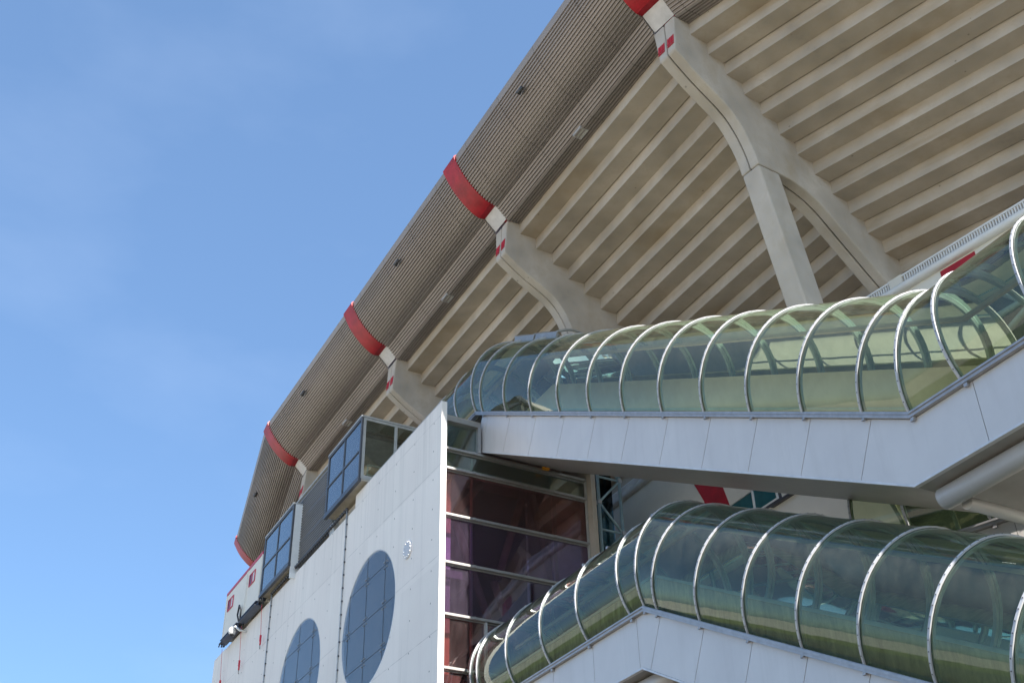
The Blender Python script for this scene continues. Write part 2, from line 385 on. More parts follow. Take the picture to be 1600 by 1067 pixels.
# small projecting spotlights on the fascia curve
for (y, lab) in ((29.88, "small dark spotlight on the fascia curve, nearest the top of the picture"),
                 (42.63, "small dark spotlight on the fascia between the second and third red bands from the top"),
                 (56.05, "small dark spotlight on the fascia just above the lowest full red band"),
                 (69.3, "small dark spotlight on the farthest fascia piece beside the sky")):
    xx = 17.15 if y < 60 else 18.62
    zz = 38.05
    t = thing("spotlight", (xx, y, zz), lab, "spotlight", "small spotlights on the fascia")
    MB().tube([(xx+.15, y, zz+.1), (xx-.12, y, zz-.28)], .03, 8).build("bracket", 'bolt', t)
    MB().tube([(xx-.12, y-.16, zz-.28), (xx-.14, y+.16, zz-.36)], [.07, .11], 12).build("lamp_head", 'bolt', t, True)

# terraces (stepped precast units between the rakers)
labs = ["stepped concrete terrace underside at the right, in front of the nearest raker",
        "stepped concrete terrace underside between the nearest and second rakers",
        "stepped concrete terrace underside between the second and third rakers",
        "stepped concrete terrace underside between the third raker and the one above the wall screen",
        "far stepped concrete terrace underside beyond the last raker above the cabins",
        "stepped concrete terrace underside overhead, outermost at the upper right beyond the picture's edge"]
for bi, (i, i2) in enumerate(BAYS):
    t = thing("terrace_bay", tuple((N[i]+N[i2])/2), labs[bi], "terrace", "stepped terrace bays of the stand")
    for k in range(18):
        b = 35.4-.57*k; tz = b+.4
        gp = .755 if k % 2 else .796
        L = [(.8*k, tz), (.8*k, b), (.8*k+gp, b), (.8*k+gp, b+.15), (.8*k+.16, b+.15), (.8*k+.16, b+.83), (.8*k-.3, b+.83), (.8*k-.3, b+.735), (.8*k, b+.735)]
        if not k: L = L[:5]+[(.16, 36.02), (0, 36.02)]
        m = MB(); m.loft([at(i, h, z) for h, z in L], [at(i2, h, z) for h, z in L]); m.build("terrace_step", 'stand', t)

# rakers
RK = [(-.64, 35.93), (-.80, 34.12), (-.74, 34.04), (.21, 33.33), (1.25, 32.70), (1.72, 32.32), (2.08, 31.82), (2.33, 31.3), (2.50, 30.8), (2.60, 30.33),
      (3.7, 30.42), (4.4, 30.39), (5.05, 30.24), (5.5, 30.05), (5.93, 29.79), (6.93, 28.98), (8.47, 27.75), (10.6, 26.05), (13.9, 23.4), (14.2, 26.25)]
def cat(p, n=4):
    out = []
    for i in range(len(p)-1):
        a, b, c, d = p[max(i-1, 0)], p[i], p[i+1], p[min(i+2, len(p)-1)]
        for k in range(n):
            t = k/n; out.append(tuple(.5*((2*b[j])+(-a[j]+c[j])*t+(2*a[j]-5*b[j]+4*c[j]-d[j])*t*t+(-a[j]+3*b[j]-3*c[j]+d[j])*t**3) for j in (0, 1)))
    return out+[p[-1]]
RK = RK[:2]+cat(RK[2:10])+cat(RK[10:18])+RK[18:]
RTOP = [(.25, 36.1)]
rl = {1: "nearest concrete raker beam with a shortened column, on the right under the terraces", 2: "second concrete raker beam, curving down behind the upper glass tube",
      3: "third concrete raker beam, dropping behind the corner of the concrete wall", 4: "farthest visible concrete raker beam end, above the corrugated wall screen"}
for i in (1, 2, 3, 4):
    d = D[i].normalized(); s = Vector((d.y, -d.x, 0)); s = s if s.y > 0 else -s
    t = thing("raker_beam", (N[i].x+2.2, N[i].y, 30), rl[i], "raker beam", "concrete raker beams under the stand")
    poly = RK+RTOP
    P = lambda h, z, y: at(i, h, z)+s*y
    wide = lambda q: q in (poly[0], poly[-1], poly[-2])
    YL = lambda q: TH if wide(q) else .27
    YM = lambda q: 0 if wide(q) else -.15
    def twin(poly, name, mat):
        m = MB()
        m.loft([P(h, z, -TH) for h, z in poly], [P(h, z, YM((h, z))-.018) for h, z in poly])
        m.loft([P(h, z, YM((h, z))+.018) for h, z in poly], [P(h, z, YL((h, z))) for h, z in poly])
        inner = [(h+.09, z+.06) for h, z in poly[1:-2]]+[(13.8, 25.4), (.1, 35.7)]
        m.use(1); m.loft([P(h, z, -.25) for h, z in inner], [P(h, z, .1) for h, z in inner])
        return m.build(name, [mat, 'dark'], t, False, .05)
    twin(poly, "beam", 'raker')
    # column, its head sits under the bend of the beam
    sl = 1.14/5.77
    zb = 21.6 if i == 1 else 26.76
    hb = 2.66+sl*(30.3-zb)
    top = [(2.61, 30.315), (3.67, 30.40)]
    colp = [top[0], (hb, zb), (hb+1.0, zb), top[1]]
    m = MB(); m.loft([P(h, z, -TH+.012) for h, z in colp], [P(h, z, .262) for h, z in colp]); m.build("column", 'raker', t, False, .07)
    if i == 1: MB().box(24.1, 28.29, 22.9, 24.2, 20.8, 21.595).build("added_corbel", 'raker', t, False, .03)  # added unseen support; the column stops here, out of the sun
    # red emblem of upright bars over a base line on the end face, one on each half
    for yc in (-.35, .14):
        m = MB()
        F = lambda y, z: at(i, -.64-(35.93-z)*.0884-.012, z)+s*(yc+y)
        def plate(y0, y1, z0, z1):
            dd = -d*.012
            m.loft([F(y0, z0), F(y1, z0), F(y1, z1), F(y0, z1)], [F(y0, z0)+dd, F(y1, z0)+dd, F(y1, z1)+dd, F(y0, z1)+dd])
        for k in range(4): plate(-.17+k*.09, -.17+k*.09+.066, 34.52, 34.9)
        plate(-.17, .166, 34.42, 34.48)
        m.build("emblem", 'redpaint', t)

# ------------------------------------------------------------------ concrete stair building wall with round windows
CIR = [(44.05, 20.02, 2.9, "0"), (52.6, 20.0, 2.95, "1"),]
def wall_with_holes(x0, x1, y0, y1, z0, z1, circles, top_pts):
    m = MB(); n = 48
    def face(x):
        bm = bmesh.new(); loops = []
        out = [(y0, z0), (y1, z0)]+top_pts
        es = []
        def loop(pts):
            vs = [bm.verts.new((x, a, b)) for a, b in pts]
            for i in range(len(vs)): es.append(bm.edges.new((vs[i], vs[(i+1) % len(vs)])))
        loop(out)
        for cy, cz, r, _ in circles: loop([(cy+r*math.cos(2*math.pi*k/n), cz+r*math.sin(2*math.pi*k/n)) for k in range(n)])
        bmesh.ops.triangle_fill(bm, use_beauty=True, edges=es)
        bm.verts.index_update()
        vs = [v.co.copy() for v in bm.verts]; fs = [[v.index for v in f.verts] for f in bm.faces]; bm.free()
        m.add(vs, fs)
    face(x0); face(x1)
    out = [(y0, z0), (y1, z0)]+top_pts
    for a, b in zip(out, out[1:]+out[:1]): m.add([(x0, a[0], a[1]), (x1, a[0], a[1]), (x1, b[0], b[1]), (x0, b[0], b[1])], [(0, 1, 2, 3)])
    for cy, cz, r, _ in circles:
        p = [(cy+r*math.cos(2*math.pi*k/n), cz+r*math.sin(2*math.pi*k/n)) for k in range(n)]
        for a, b in zip(p, p[1:]+p[:1]): m.add([(x0, a[0], a[1]), (x1, a[0], a[1]), (x1, b[0], b[1]), (x0, b[0], b[1])], [(0, 1, 2, 3)])
    return m
cw = thing("concrete_wall", (17.1, 52, 0), "tall pale concrete wall with large round windows in the lower left", "wall")
m = wall_with_holes(17.0, 17.24, 37.04, 68.7, 0, 26.7, CIR, [(68.7, 26.15), (66.5, 26.15), (66.5, 26.1), (46.3, 26.1), (46.3, 26.72), (37.04, 26.72)])
m.build("wall_slab", 'wall', cw, False)
MB().box(17.0-.006, 17.246, 37.06, 46.25, 26.72, 26.76).build("coping", 'lframe', cw)
rwlab = {"0": None, "1": None, "2": None}
for cy, cz, r, k in CIR:
    fr = MB(); n = 64
    for k2 in range(n):
        a, b = 2*math.pi*k2/n, 2*math.pi*(k2+1)/n
        q = lambda x, rr, t: (x, cy+rr*math.cos(t), cz+rr*math.sin(t))
        fr.loft([q(17.004, r-.05, a), q(17.10, r-.05, a), q(17.10, r+.02, a), q(17.004, r+.02, a)], [q(17.004, r-.05, b), q(17.10, r-.05, b), q(17.10, r+.02, b), q(17.004, r+.02, b)], False)
    rw = fr.build("round_window", 'grille', cw, True)
    gl = MB()
    pts = [(cy+(r-.03)*math.cos(2*math.pi*j/n), cz+(r-.03)*math.sin(2*math.pi*j/n)) for j in range(n)]
    gl.loft([(17.012, a, b) for a, b in pts], [(17.03, a, b) for a, b in pts]); gl.build("window_glass", 'roundglass', rw)
    gr = MB(); ys = [cy-1.75, cy+.3]; zs = [cz-1.75, cz-.02, cz+1.75]
    for y in (cy-1.72, cy+.28, cy+2.2):
        hh = math.sqrt(max(0, (r-.04)**2-(y-cy)**2)); gr.box(17.003, 17.009, y-.012, y+.012, cz-hh, cz+hh)
    for z in (cz-1.75, cz, cz+1.75):
        hh = math.sqrt((r-.04)**2-(z-cz)**2); gr.box(17.004, 17.0085, cy-hh, cy+hh, z-.012, z+.012)
    gr.build("glazing_joint", 'bolt', rw)
    sp = MB()
    for y in (cy-1.72, cy+.28, cy+2.2):
        for z in (cz-1.75, cz, cz+1.75):
            if (y-cy)**2+(z-cz)**2 < (r-.25)**2:
                for dy in (-.16, .16):
                    for dz in (-.13, .13):
                        sp.tube([(16.985, y+dy, z+dz), (17.008, y+dy, z+dz)], .028, 8)
                        sp.bar((16.992, y+dy, z+dz), (16.992, y+dy*.3, z+dz*1.0), .022, .016, (1, 0, 0))
    sp.build("glass_clamp", 'steel', rw)
    # posts standing inside the window
    ps = MB()
    for y in (cy-1.3, cy-.1, cy+1.2):
        ps.tube([(17.42, y, cz-2.6), (17.42, y, cz+2.6)], .11, 10)
    ps.build("inner_post", 'white', rw, True)
    MB().box(17.75, 17.79, cy-r, cy+r, cz-r, cz+r).build("inner_screen", 'bluescreen', rw)
# round vent
vt = MB(); vc = (16.99, 40.0, 21.47)
vt.tube([(17.02, 40.0, 21.47), (16.95, 40.0, 21.47)], .38, 28); vv = vt.build("round_vent", 'panel_edge', cw)
h = MB()
for k in range(12):
    a = 2*math.pi*k/12; h.box(16.925, 16.952, 40+.32*math.cos(a)-.03, 40+.32*math.cos(a)+.03, 21.47+.32*math.sin(a)-.02, 21.47+.32*math.sin(a)+.02)
h.build("vent_clip", 'white', vv)
h = MB().tube([(16.955, 40.0, 21.47), (16.94, 40.0, 21.47)], .27, 28).build("vent_cover", 'panel', vv)

# stair building shell behind the wall (roof slab, dark rear, floors)
sb = thing("stair_building", (20.5, 52, 0), "dim glazed stair building core behind the pale concrete wall", "building")
MB().box(17.25, 24.0, 37.9, 66.2, 26.3, 26.72).build("roof_slab", 'stand', sb)
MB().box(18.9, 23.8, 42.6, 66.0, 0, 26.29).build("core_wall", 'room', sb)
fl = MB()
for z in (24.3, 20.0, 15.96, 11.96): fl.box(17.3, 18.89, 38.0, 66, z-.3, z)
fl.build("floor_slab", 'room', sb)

# curtain wall between the wall end and the fin
ct = thing("curtain_wall", (20.5, 37.5, 0), "tinted glass curtain wall in purple and burgundy bands beside the concrete wall end", "glass wall")
ZS = [(26.12, 24.93, 'p_green', 17.3, 18.8), (24.8, 24.05, 'p_green', 17.3, 23.8), (23.93, 22.05, 'p_red', 17.3, 23.8), (21.93, 20.08, 'p_purple', 17.3, 23.8),
      (19.96, 18.04, 'p_dark', 17.3, 23.8), (17.92, 16.04, 'p_red', 17.3, 23.8), (15.92, 14.0, 'p_red', 17.3, 23.8), (13.9, 12.0, 'p_purple', 17.3, 23.8), (11.9, 0.2, 'p_dark', 17.3, 23.8)]
for a, b, mt, x0, x1 in ZS:
    xs = [x0, x1] if x1 < 20 else ([x0, 19.25, 21.6, x1] if a > 18 else [x0, 19.1, 21.6, x1])
    MB().box(x0, x1, 37.52, 37.545, b-.05, a+.05).build("glass_band", mt, ct)
tr = []
for z in (24.87, 23.99, 21.99, 20.02, 17.98, 15.98, 13.95, 11.95):
    m = MB(); m.box(17.26, 23.83, 37.36, 37.50, z-.05, z+.05); m.box(17.26, 23.83, 37.50, 37.58, z-.10, z-.051)
    for x in (18.62, 22.25): m.box(x-.06, x+.06, 37.33, 37.36, z-.05, z+.05)
    m.build("transom", 'steel', ct, False, .008)
m = MB(); m.box(17.26, 18.88, 37.34, 37.55, 26.1, 26.3); m.build("top_rail", 'steel', ct)
m = MB(); m.box(18.78, 18.9, 37.34, 37.55, 24.93, 26.095); m.build("door_post", 'steel', ct)
m = MB(); m.box(23.79, 23.84, 37.38, 37.51, 12, 24.8); m.build("end_mullion", 'lframe', ct)
m = MB(); m.box(19.07, 19.15, 37.37, 37.56, 12.02, 17.9); m.build("mullion", 'lframe', ct)
for x in (18.62, 22.25):
    m = MB(); m.box(x-.035, x+.035, 37.60, 37.72, 0, 24.8); m.build("inner_mullion", 'lframe', ct)
m = MB(); m.tube([(17.3, 38.15, 24.35), (23.7, 38.15, 24.35)], .17, 14); m.build("inner_duct", 'white', ct, True)
for y, name in ((38.0, 'lit_strip'),):
    for x0, x1 in ((17.3, 17.95), (22.75, 23.78)):
        MB().box(x0, x1, 38.1, 38.16, 0, 23.9).build("lit_strip_sheet", 'litstrip', ct)  # added pale sheets standing in for sunlit strips of the glass
for p, q in (((20.37, 40, 25.27), (18.9, 40, 23.3)), ((22.3, 40, 25.2), (21.0, 40, 21.0)), ((22.7, 40, 25.1), (23.6, 40, 21.0)), ((21.0, 40.4, 21.0), (22.5, 40.4, 17.0)), ((19.0, 40, 23.3), (20.6, 40, 19.0))):
    MB().tube([p, q], .16, 12).build("diagonal_brace", 'brace', ct, True)
tag(MB().box(21.72, 22.0, 37.18, 37.34, 24.86, 24.98).box(21.76, 21.92, 37.12, 37.18, 24.83, 24.95).build("warning_lamp", 'orange'), "small orange lamp on the top transom of the purple curtain wall", "lamp")
tag(MB().box(23.85, 24.07, 37.04, 42.5, 0, 26.2).build("concrete_fin", 'raker', None, False, .012), "narrow upright concrete fin at the right edge of the curtain wall", "concrete fin")

# lattice tower of teal steel right of the fin
lt = thing("lattice_tower", (26.7, 40, 0), "teal steel lattice tower with glass standing right of the concrete fin", "lattice tower")
for x, y in ((26.12, 40), (27.28, 40), (26.12, 41.2), (27.28, 41.2)):
    MB().tube([(x, y, 0), (x, y, 28.0)], .075, 12).build("tower_post", 'teal', lt, True)
for k in range(9):
    z = 26.84-1.3*2*k+1.3
    for a, b in (((26.12, 40, z+.02), (27.28, 40, z-1.3)), ((27.28, 40, z-1.3), (26.12, 40, z-2.6))):
        MB().tube([a, b], .055, 10).build("tower_brace", 'teal', lt, True)
    MB().tube([(26.12, 40, z-1.3), (27.28, 40, z-1.3)], .05, 10).build("tower_rung", 'teal', lt, True)
    m = MB(); m.box(26.03, 26.21, 39.9, 40.1, z-.09, z+.09); m.box(27.19, 27.37, 39.9, 40.1, z-1.39, z-1.21); m.build("node_plate", 'plate', lt)
MB().box(26.15, 27.25, 40.6, 40.62, 0, 28).build("tower_glass", 'tealglass', lt)

# glazed boxes on top of the wall
def glazed_box(y0, y1, z0, z1, x1, label, white_side=False):
    x0 = 16.6
    t = thing("glazed_box", (x0, (y0+y1)/2, z0), label, "glazed box", "glazed boxes on the concrete wall")
    m = MB(); w = .12
    ym = y0+(y1-y0)*.5; zm = (z0+z1)/2-.12
    m.box(x0, x0+.1, y0, y1, z1-w, z1); m.box(x0, x0+.1, y0, y1, z0, z0+w)
    for y in (y0, y1-w): m.box(x0, x0+.1, y, y+w, z0+w, z1-w)
    m.box(x0+.005, x0+.095, ym-.05, ym+.05, z0+w, z1-w); m.box(x0+.008, x0+.09, y0+w, y1-w, zm-.05, zm+.05)
    m.build("front_frame", 'frame', t, False, .008)
    for a, b in ((y0+w, ym-.05), (ym+.05, y1-w)):
        for c, e in ((z0+w, zm-.05), (zm+.05, z1-w)):
            MB().box(x0+.045, x0+.06, a, b, c, e).build("window_pane", 'blueglass', t)
    MB().box(x0-.03, x0+.12, y0-.03, y1+.03, z0-.17, z0-.005).build("sill_beam", 'frame', t)
    MB().box(x0+.125, x0+.6, y0+.02, y1-.04, z0-.1, z0-.006).build("sill_board", 'wood', t)
    MB().box(x0-.02, x1+.1, y0-.02, y1+.02, z1+.003, z1+.09).build("box_roof", 'lframe', t)
    MB().box(x0+.61, x1, y0+.1, y1-.1, z0-.09, z0-.02).build("box_floor", 'stand', t)
    MB().box(x1-.1, x1, y0+.1, y1-.1, z0, z1-.02).build("back_wall", 'creamwall', t)
    m = MB()
    if white_side:
        MB().box(x0+.11, x0+1.6, y0-.05, y0+.05, z0-.8, z1-.01).build("side_panel", 'white', t)
        m.box(x0+1.7, x1-.15, y0+.1, y0+.16, z0, z1-.1); m.build("side_wall", 'creamwall', t)
    else:
        m.box(x0+.105, x1-.11, y0+.01, y0+.1, z1-.12, z1-.005); m.box(x0+.105, x1-.11, y0+.01, y0+.1, z0, z0+.2)
        for x in (x0+.105, x0+1.68, x0+3.3): m.box(x, x+.14, y0+.012, y0+.098, z0+.2, z1-.12)
        m.build("side_frame", 'lframe', t, False, .006)
        MB().box(x0+.24, x1-.12, y0+.05, y0+.065, z0+.2, z1-.12).build("side_glass", 'boxglass', t)
        r = MB()
        for zz in (z0+.95, z0+.45): r.tube([(x0+.55, y0+.35, zz), (x0+3.2, y0+.35, zz)], .035, 10)
        for xx in (x0+.55, x0+1.7, x0+2.9): r.tube([(xx, y0+.35, z0+.0), (xx, y0+.35, z0+.95)], .035, 10)
        r.build("guard_rail", 'white', t, True)
        MB().box(x0+.6, x1-.2, y0+1.0, y0+1.3, z1-.25, z1-.12).build("ceiling_trim", 'frame', t)
    return t
glazed_box(45.04, 49.40, 26.98, 30.18, 21.2, "larger glazed box with pale frame and white guard rail, right of the corrugated screen")
glazed_box(54.45, 59.15, 26.62, 29.92, 19.0, "farther glazed box of blue panes with a white side panel, beside the cream cabins", True)

# corrugated screen between the boxes
def corrugated_panel(x, y0, y1, z0, z1, pitch=.15):
    pts = []; z = z0
    while z < z1-pitch:
        pts += [(x, z), (x-.06, z+.02), (x-.06, z+.065), (x, z+.085)]; z += pitch
    pts += [(x, z1), (x+.12, z1), (x+.12, z0)]
    return MB().loft([(a, y0, b) for a, b in pts], [(a, y1, b) for a, b in pts])
cs = thing("corrugated_screen", (17.1, 52.5, 26.5), "ribbed grey metal screen on the wall between the two glazed boxes", "screen")
corrugated_panel(17.12, 49.6, 56.0, 26.42, 30.45).build("ribbed_sheet", 'corr2', cs)
MB().box(17.03, 17.3, 49.6, 56.0, 30.455, 30.53).build("top_flashing", 'lframe', cs)
for z in (27.75, 29.1): MB().box(17.075, 17.1, 49.6, 56.0, z-.02, z+.02).build("sheet_lap", 'frame', cs)
MB().box(17.0, 17.3, 49.02, 49.62, 26.1, 26.66).build("end_block", 'lframe', cs)

# cabins with red trim
for y0, y1, wy, lab in ((59.33, 61.93, 60.95, "cream site cabin with red roof edge, next to the blue glazed box"), (61.99, 66.05, 65.0, "cream site cabin with red roof edge at the far left end of the wall")):
    t = thing("site_cabin", (17.8, (y0+y1)/2, 26.3), lab, "cabin", "cream site cabins on the wall")
    m = MB(); m.box(16.62, 19.1, y0, y1, 26.42, 29.1); m.build("cabin_body", 'cabin', t, False, .02)
    m = MB(); m.box(16.6, 19.12, y0-.005, y1+.005, 29.103, 29.28); m.build("roof_trim", 'cabinred', t)
    m = MB()
    for y in (y0+.03, y1-.13): MB().box(16.595, 16.618, y, y+.1, 26.45, 29.09).build("corner_post", 'cabin', t)
    w = MB(); a, b, c, e = wy-.52, wy+.52, 27.95, 28.65
    for q in ((a, b, c, c+.06), (a, b, e-.06, e), (a, a+.06, c+.06, e-.06), (b-.06, b, c+.06, e-.06), (wy-.04, wy+.04, c+.06, e-.06)): w.box(16.57, 16.619, *q)
    wf = w.build("cabin_window", 'cabinred', t)
    MB().box(16.60, 16.618, a+.06, wy-.04, c+.06, e-.06).build("window_pane", 'panel', wf)
    MB().box(16.60, 16.618, wy+.04, b-.06, c+.06, e-.06).build("dark_light", 'darkred', wf)
for y0, y1, lab in ((59.4, 62.3, "dark blue steel beam under the cabin beside the glazed box"), (62.9, 66.0, "dark blue steel beam under the leftmost cabin")):
    m = MB(); m.box(16.45, 16.9, y0, y1, 26.16, 26.2); m.box(16.5, 16.9, y0, y1, 26.37, 26.41); m.box(16.62, 16.68, y0, y1, 26.2, 26.37)
    tag(m.build("support_beam", 'navy'), lab, "steel beam", "beams carrying the cabins")
for y, zt, zb, lab in ((58.85, 26.0, 23.6, "red lashing strap hanging below the blue glazed box"), (62.45, 26.05, 23.4, "red lashing strap hanging below the white security camera"), (66.05, 25.95, 23.4, "red lashing strap hanging at the far left end of the wall")):
    t = thing("lashing_strap", (16.75, y, zt), lab, "strap", "red lashing straps")
    MB().bar((16.7, y, zt), (16.82, y+.03, zb+.75), .045, .012, (1, 0, 0)).build("webbing", 'strap', t)
    m = MB(); m.box(16.77, 16.87, y-.03, y+.06, zb+.42, zb+.76); m.box(16.78, 16.86, y-.06, y+.02, zb+.2, zb+.43); m.build("ratchet", 'strap', t, False, .02)
    MB().tube([(16.82, y, zb+.21), (16.83, y-.02, zb)], .03, 8).build("hook", 'steel', t, True)
    m = MB()
    for k in range(5): m.tube([(16.5+.08*k, y+random.uniform(-.25, .25), zt+random.uniform(.0, .25)), (16.55+.08*k, y+random.uniform(-.2, .2), zt+.35)], .035, 6)
    m.build("knotted_end", 'black', t, True)
t = thing("security_camera", (16.5, 63.1, 26.0), "white dome security camera on a bent arm under the cream cabins", "camera")
MB().tube([(17.0, 62.3, 25.75), (16.6, 62.4, 25.8), (16.45, 62.7, 26.1), (16.4, 63.1, 26.15)], .06, 10).build("camera_arm", 'white', t, True)
MB().ball((16.4, 63.15, 25.98), .21, 16, 10, (1, 1, 1.15)).build("camera_housing", 'white', t, True)
MB().ball((16.4, 63.15, 25.82), .13, 14, 8).build("camera_dome", 'black', t, True)
MB().tube([(16.55, 62.3, 26.3), (16.5, 62.2, 26.9), (16.5, 62.6, 27.3), (16.5, 62.8, 26.8), (16.5, 62.4, 26.3)], .05, 8).build("cable_loop", 'black', t, True)

# vertical conduits and the clipped cable along the wall head
for y, lab in ((47.22, "thin pale vertical conduit with clips, right of the smaller visible round window"), (58.02, "thin pale vertical conduit with clips at the left part of the wall")):
    t = thing("conduit", (16.95, y, 0), lab, "conduit", "vertical conduits on the wall")
    MB().tube([(16.95, y, 0), (16.95, y, 26.4)], .036, 10).build("pipe", 'lframe', t, True)
    c0 = MB().box(16.93, 17.0, y-.065, y+.065, 26.27, 26.33).build("clip", 'frame', t)
    for k in range(1, 40):
        c = c0.copy(); COL.objects.link(c); c.location = c0.location+Vector((0, 0, -.62*k))
t = thing("clipped_cable", (16.95, 52.5, 26.3), "dark lumpy cable clipped along the foot of the corrugated screen", "cable")
ys = [47.22+i*.27 for i in range(41)]
m = MB().tube([(16.95, y, 26.43+.03*math.sin(i*1.7)-.008*(y-47)) for i, y in enumerate(ys)], .035, 8).use(1)
for i, y in enumerate(ys): m.ball((16.94, y, 26.43-.008*(y-47)), .085, 8, 6, (1, .8, 1.15))
m.build("cable", ['black', 'frame'], t, True)

# ------------------------------------------------------------------ glass stair tubes
BAL = [2.0]
def glass_tube(x0, path, ringspec, frame_of, label, group, gmat, beam_from, seams, ridge=None, width=3.9, lamp=True, xf=None, parts=True, gw=3.5, gr=2.21):
    """path: list of (y, z) of the near rail from far to near. frame at a station = normal in the y-z plane."""
    X = (lambda p: Vector(p)) if xf is None else xf
    segs = list(zip(path, path[1:]))
    nrm = []
    for a, b in segs:
        d = Vector((0, b[0]-a[0], b[1]-a[1])).normalized(); nrm.append(Vector((0, d.z, -d.y)) if d.y < 0 else Vector((0, -d.z, d.y)))
    nrm = [n if n.z > 0 else -n for n in nrm]
    def station(y):
        for i, (a, b) in enumerate(segs):
            if b[0]-1e-6 <= y <= a[0]+1e-6:
                t = (y-a[0])/(b[0]-a[0]); z = a[1]+t*(b[1]-a[1])
                if abs(y-b[0]) < 1e-5 and i+1 < len(segs):
                    n = (nrm[i]+nrm[i+1]).normalized(); return z, n/n.dot(nrm[i])
                if abs(y-a[0]) < 1e-5 and i > 0:
                    n = (nrm[i]+nrm[i-1]).normalized(); return z, n/n.dot(nrm[i])
                return z, nrm[i]
    CX, CZ, RR = gw/2, 1.2, gr
    t0 = math.asin(CZ/RR); NA = 40
    arc = [(CX-RR*math.cos(-t0+(math.pi+2*t0)*k/NA), CZ+RR*math.sin(-t0+(math.pi+2*t0)*k/NA)) for k in range(NA+1)]
    def pt(y, dx, n):
        z, nv = station(y); return X((x0+dx, y+nv.y*n, z+nv.z*n))
    mid = path[len(path)//2]
    T = thing("stair_tube", tuple(X((x0+CX, mid[0], mid[1]))), label, "glass tube", group)
    kinks = [p[0] for p in path[1:-1]]
    ymax, ymin = path[0][0], path[-1][0]
    stops = sorted(set([ymax, ymin]+ringspec+kinks), reverse=True)
    # glass, one curved panel between neighbouring arches
    for a, b in zip(stops, stops[1:]):
        m = MB()
        ra = [pt(a, dx, n) for dx, n in arc]; rb = [pt(b, dx, n) for dx, n in arc]
        m.add(ra+rb, [(k, k+1, NA+2+k, NA+1+k) for k in range(NA)])
        m.build("glass_panel", gmat, T, True)
    # arches
    def arch(y, w=.062):
        z, nv = station(y); tang = Vector((0, nv.z, -nv.y)).normalized()
        m = MB(); th = .045; rings = []
        for k in range(NA+1):
            dx, n = arc[k]; ox, on = (dx-CX)/RR, (n-CZ)/RR
            base = Vector((x0+dx, y+nv.y*n, z+nv.z*n)); o = Vector((ox, nv.y*on, nv.z*on)).normalized()
            rings.append([X(base+o*.008-tang*w/2), X(base+o*th-tang*w/2), X(base+o*th+tang*w/2), X(base+o*.008+tang*w/2)])
        vs = [p for r in rings for p in r]; fs = []
        for i in range(NA):
            for k in range(4): fs.append((i*4+k, i*4+(k+1) % 4, i*4+4+(k+1) % 4, i*4+4+k))
        m.add(vs, fs)
        bm_ = m.use(1)
        for k in range(1, 21):
            dx, n = arc[k]; ox, on = (dx-CX)/RR, (n-CZ)/RR
            o = Vector((ox, nv.y*on, nv.z*on)).normalized()
            p = Vector((x0+dx, y+nv.y*n, z+nv.z*n))+o*(th-.004)
            bm_.tube([X(p), X(p+o*.014)], .014, 6)
        A = m.build("arch_rib", ['ring', 'bolt'], T)
        # inner curved flange
        m = MB(); rings = []
        for k in range(NA+1):
            dx, n = arc[k]; ox, on = (dx-CX)/RR, (n-CZ)/RR
            base = Vector((x0+dx, y+nv.y*n, z+nv.z*n)); o = Vector((ox, nv.y*on, nv.z*on)).normalized()
            rings.append([X(base-o*.012-tang*.05), X(base-o*.10-tang*.05), X(base-o*.10+tang*.05), X(base-o*.012+tang*.05)])
        vs = [p for r in rings for p in r]; m.add(vs, fs); m.build("inner_flange", 'greenin', A)
    for y in ringspec: arch(y)
    # rails
    for dx0, dx1 in ((-.12, .06), (width-.06, width+.12)):
        for a, b in zip(stops, stops[1:]):
            if (a not in kinks and a != ymax) and (b not in kinks and b != ymin) and False: pass
        ks = [ymax]+kinks+[ymin]
        m = MB()
        for a, b in zip(ks, ks[1:]):
            m.loft([pt(a, dx0, -.15), pt(a, dx1, -.15), pt(a, dx1, .0), pt(a, dx0, .0)], [pt(b, dx0, -.15), pt(b, dx1, -.15), pt(b, dx1, .0), pt(b, dx0, .0)], True)
            m.loft([pt(a, dx0-.03, -.07), pt(a, dx0-.002, -.07), pt(a, dx0-.002, -.02), pt(a, dx0-.03, -.02)], [pt(b, dx0-.03, -.07), pt(b, dx0-.002, -.07), pt(b, dx0-.002, -.02), pt(b, dx0-.03, -.02)], True)
        m.build("side_rail", 'rail', T)
    for y in ringspec:
        if y < beam_from:
            z, nv = station(y)
            for sgn in (1,):
                p = [X((x0+dx, y-nv.y*n_-.0+dy, z-nv.z*n_)) for dx, dy, n_ in ((-.1, -.12, .155), (-.1, -.02, .155), (-.1, -.02, .24), (-.1, -.12, .24))]
                q = [X((x0-.03, y-nv.y*n_+dy, z-nv.z*n_)) for dy, n_ in ((-.12, .155), (-.02, .155), (-.02, .24), (-.12, .24))]
                MB().loft(p, q).build("rail_bracket", 'rail', T)
    # side cladding panels
    sy = [beam_from]+[s for s in seams if s < beam_from]+[ymin]
    DEP = 1.62
    def psp(y, s): return pt(y, 0, s)
    for a, b in zip(sy, sy[1:]):
        ii = [k for k in kinks if b < k < a]
        ylist = [a]+ii+[b]
        m = MB()
        topo = []; boto = []
        for j, y in enumerate(ylist):
            e = -.009 if j == 0 and y != beam_from else (.009 if j == len(ylist)-1 else 0)
            topo.append((y, e)); 
        def row(dx):
            up = []; dn = []
            for y, e in topo:
                p = pt(y+e if y not in kinks else y, dx, -.16); q = pt(y+e if y not in kinks else y, dx, -DEP)
                up.append(p); dn.append(q)
            return up+dn[::-1]
        m.loft(row(0.0), row(.03)); m.build("side_panel", 'panel', T)
    ks = [beam_from]+[k for k in kinks if k < beam_from]+[ymin]
    # box beam behind the panels, bottom trim, soffit and far side
    body = MB(); trim = MB(); sof = MB()
